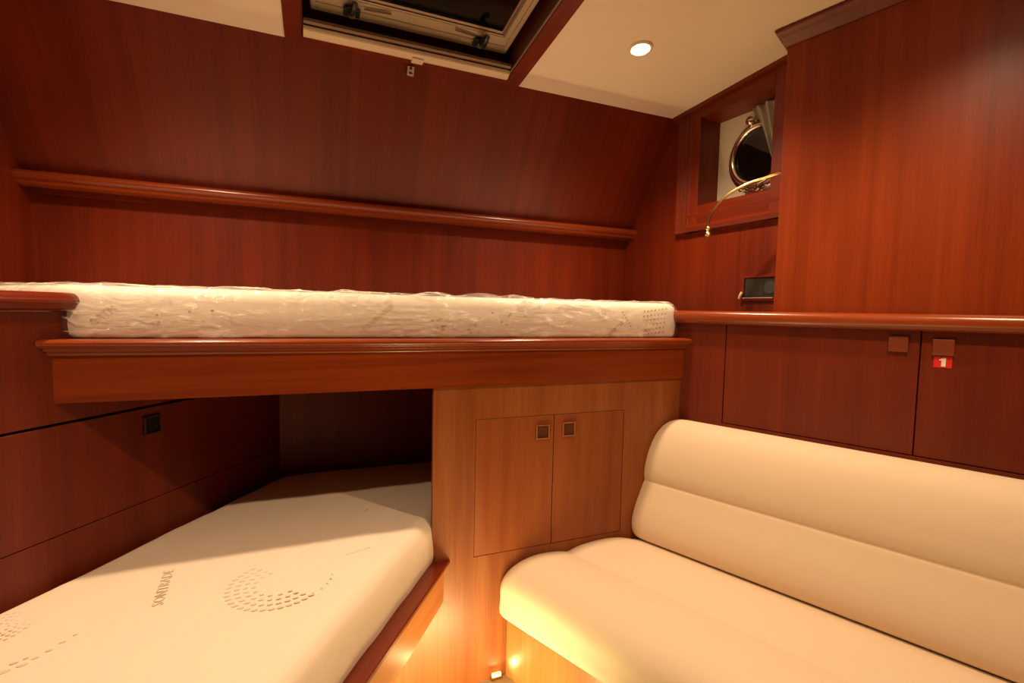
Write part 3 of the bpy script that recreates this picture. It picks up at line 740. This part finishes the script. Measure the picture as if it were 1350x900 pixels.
# ================================================================ DOWNLIGHTS
def downlight(x, y, label):
    z = CEIL(x, y)
    o = thing('downlight', label, 'ceiling light', (x, y, z))
    b = bm_(); lathe(b, V((x, y, z)), -NS, [(.030, -.001), (.041, -.001), (.043, .002), (.041, .006), (.034, .008), (.030, .005), (.028, -.0005)], 40); obj('trim_ring', b, plain('pale_lamp_ring', (.78, .62, .44), .3), o, True)
    b = bm_(); lathe(b, V((x, y, z)), -NS, [(0, .0015), (.029, .0015), (.029, .003), (.020, .005), (0, .006)], 32); obj('lens', b, lens_m, o, True)
    return o
def spot(o):
    li = bpy.data.lights.new('lamp_light', 'SPOT'); li.energy = DOWN_W; li.color = DOWN_COL; li.spot_size = math.radians(140); li.spot_blend = .9; li.shadow_soft_size = .028
    lo = bpy.data.objects.new('lamp_light', li); C.objects.link(lo); lo.parent = o; lo.location = (0, 0, -.04)
d0 = downlight(1.066, 1.478, 'lit round downlight in the cream ceiling to the right of the skylight'); spot(d0)
d0['group'] = 'round ceiling downlights'
for x, y, lab in ((-.44, 1.478, 'lit round downlight in the cream ceiling to the left of the skylight'), (1.13, .50, 'lit round downlight in the ceiling above the sofa seat'), (-.55, .50, 'lit round downlight in the ceiling above the lower bunk')):
    d = d0.copy(); C.objects.link(d); d.location = (x, y, CEIL(x, y)); d['label'] = lab
    for ch in d0.children: c = ch.copy(); C.objects.link(c); c.parent = d

# ================================================================ PORTHOLE, CURTAIN, READING LAMP, SOCKET
PC = (1.862, 1.330, 1.967)
ph = thing('porthole', 'round chromed porthole with dark glass behind the starboard window frame', 'porthole', P('W', *PC))
nw = -FR['W'][0]; c0 = P('W', *PC)
b = bm_(); lathe(b, c0, nw, [(.110, 0), (.150, 0), (.151, .006), (.146, .010), (.134, .012), (.132, .020), (.120, .020), (.110, .004)], 56); obj('flange', b, chrome, ph, True)
b = bm_()
prof = [(.118 + .012 * math.cos(a), .024 + .010 * math.sin(a)) for a in [k * math.pi / 6 for k in range(12)]]
rings = []
ax = nw; u = ax.orthogonal().normalized(); w = ax.cross(u)
for r, h in prof: rings.append([c0 + ax * h + (u * math.cos(2 * math.pi * k / 56) + w * math.sin(2 * math.pi * k / 56)) * r for k in range(56)])
loft(b, rings + [rings[0]], cap=False); bmesh.ops.remove_doubles(b, verts=b.verts, dist=1e-6); obj('glass_ring', b, chrome, ph, True)
b = bm_(); lathe(b, c0, nw, [(0, .001), (.111, .001), (.111, .017), (.05, .0182), (0, .0185)], 56); obj('glass', b, dark_glass, ph, True)
zz = V((0, 0, 1)); dw = FR['W'][1]
for nm, ang in (('dog_nut', 70), ('dog_nut', 250), ('dog_nut', 160)):
    pass
def knob(ang, nm, sc_=1.0):
    a = math.radians(ang); rdir = dw * math.cos(a) + zz * math.sin(a); base = c0 + rdir * .143
    b = bm_(); lathe(b, base, nw, [(0, .006), (.014 * sc_, .006), (.014 * sc_, .020), (.009 * sc_, .024), (.009 * sc_, .030), (.015 * sc_, .035), (.015 * sc_, .046), (.008 * sc_, .052), (0, .053)], 20)
    tube(b, [c0 + rdir * .118 + nw * .028, base + rdir * .006 + nw * .026], .009 * sc_, 10)
    obj(nm, b, chrome, ph, True)
knob(78, 'hinge_knob', 1.15); knob(-68, 'dog_knob', .9); knob(-95, 'dog_knob', .7)

cu = thing('curtain', 'small gathered pale curtain at the upper right of the porthole window', 'curtain', P('W', 1.80, 1.24, 1.95))
b = bm_(); nz_, nt = 24, 40; grid = []
for i in range(nz_ + 1):
    v = i / nz_; z = 2.148 - v * .25
    tl0 = 1.345 - .108 * (v ** .75) ; tr = 1.200; row = []
    for j in range(nt + 1):
        u_ = j / nt; t = tl0 + (tr - tl0) * u_
        s = 1.805 + .010 * math.sin(u_ * 22 + v * 1.5) * (1 - .3 * v) + .004 * math.sin(u_ * 7 + v * 6)
        row.append(b.verts.new(P('W', s, t, z)))
    grid.append(row)
for i in range(nz_):
    for j in range(nt): b.faces.new((grid[i][j], grid[i][j + 1], grid[i + 1][j + 1], grid[i + 1][j]))
bmesh.ops.solidify(b, geom=b.faces[:], thickness=.0015)
obj('fabric', b, curtain_m, cu, True)

rl = thing('reading_lamp', 'thin brass gooseneck reading lamp bending down from the tall locker edge', 'lamp', (1.496, 1.247, 1.797))
gp = [(1.502, 1.244, 1.798), (1.494, 1.252, 1.797), (1.480, 1.285, 1.791), (1.460, 1.331, 1.783), (1.439, 1.379, 1.765), (1.423, 1.416, 1.742), (1.409, 1.448, 1.705), (1.4015, 1.465, 1.665), (1.4005, 1.467, 1.640)]
b = bm_(); tube(b, smooth_path(gp, 6), .0050, 10); obj('gooseneck', b, brass, rl, True)
b = bm_(); lathe(b, V((1.4005, 1.467, 1.642)), (0, 0, -1), [(0, -.002), (.006, 0), (.010, .006), (.010, .012), (.006, .017), (.006, .020), (.011, .026), (.012, .034), (.008, .039), (.015, .042), (.015, .047), (0, .047)], 20); obj('lamp_head', b, brass, rl, True)
b = bm_(); lathe(b, V((1.500, 1.2335, 1.800)), FR['R'][1], [(0, 0), (.013, 0), (.013, .004), (.007, .008), (0, .009)], 20)
obj('mounting_plate', b, brass, rl, True)

so = thing('power_socket', 'dark double power socket in a wooden frame below the starboard window', 'socket', P('W', WS, 1.23, 1.41))
b = bm_()
for q in ((1.160, 1.306, 1.452, 1.464), (1.160, 1.306, 1.362, 1.374), (1.297, 1.308, 1.374, 1.452), (1.150, 1.160, 1.362, 1.464)):
    box(b, 'W', WS - .010, WS - .0003, *q, .001, 1)
obj('frame', b, w_W, so)
b = bm_(); box(b, 'W', WS - .005, WS - .0003, 1.1605, 1.2965, 1.3745, 1.4515, .001, 1); pl_ = obj('plate', b, dark_panel, so)
b = bm_(); lathe(b, P('W', WS - .005, 1.186, 1.413), nw, [(.021, 0), (.025, 0), (.025, .002), (.021, .002)], 28)
obj('socket_ring', b, plain('grey_socket_ring', (.05, .055, .05), .3), pl_)
b = bm_(); lathe(b, P('W', WS - .005, 1.186, 1.413), nw, [(0, 0), (.0205, 0), (.0205, .0008), (0, .0008)], 28); obj('socket_well', b, dark_hole, pl_)
b = bm_(); box(b, 'W', WS - .006, WS - .005, 1.215, 1.293, 1.378, 1.448, .0008, 1); obj('blank_cover', b, plain('charcoal_cover', (.030, .030, .022), .35), pl_)
b = bm_(); tube(b, smooth_path([P('W', WS - .014, 1.300, 1.396), P('W', WS - .017, 1.305, 1.384), P('W', WS - .014, 1.312, 1.370)], 4), .0055, 8); box(b, 'W', WS - .013, WS - .010, 1.17, 1.298, 1.371, 1.3735)
obj('tag', b, plain('cream_tag', (.75, .55, .35), .5), so)
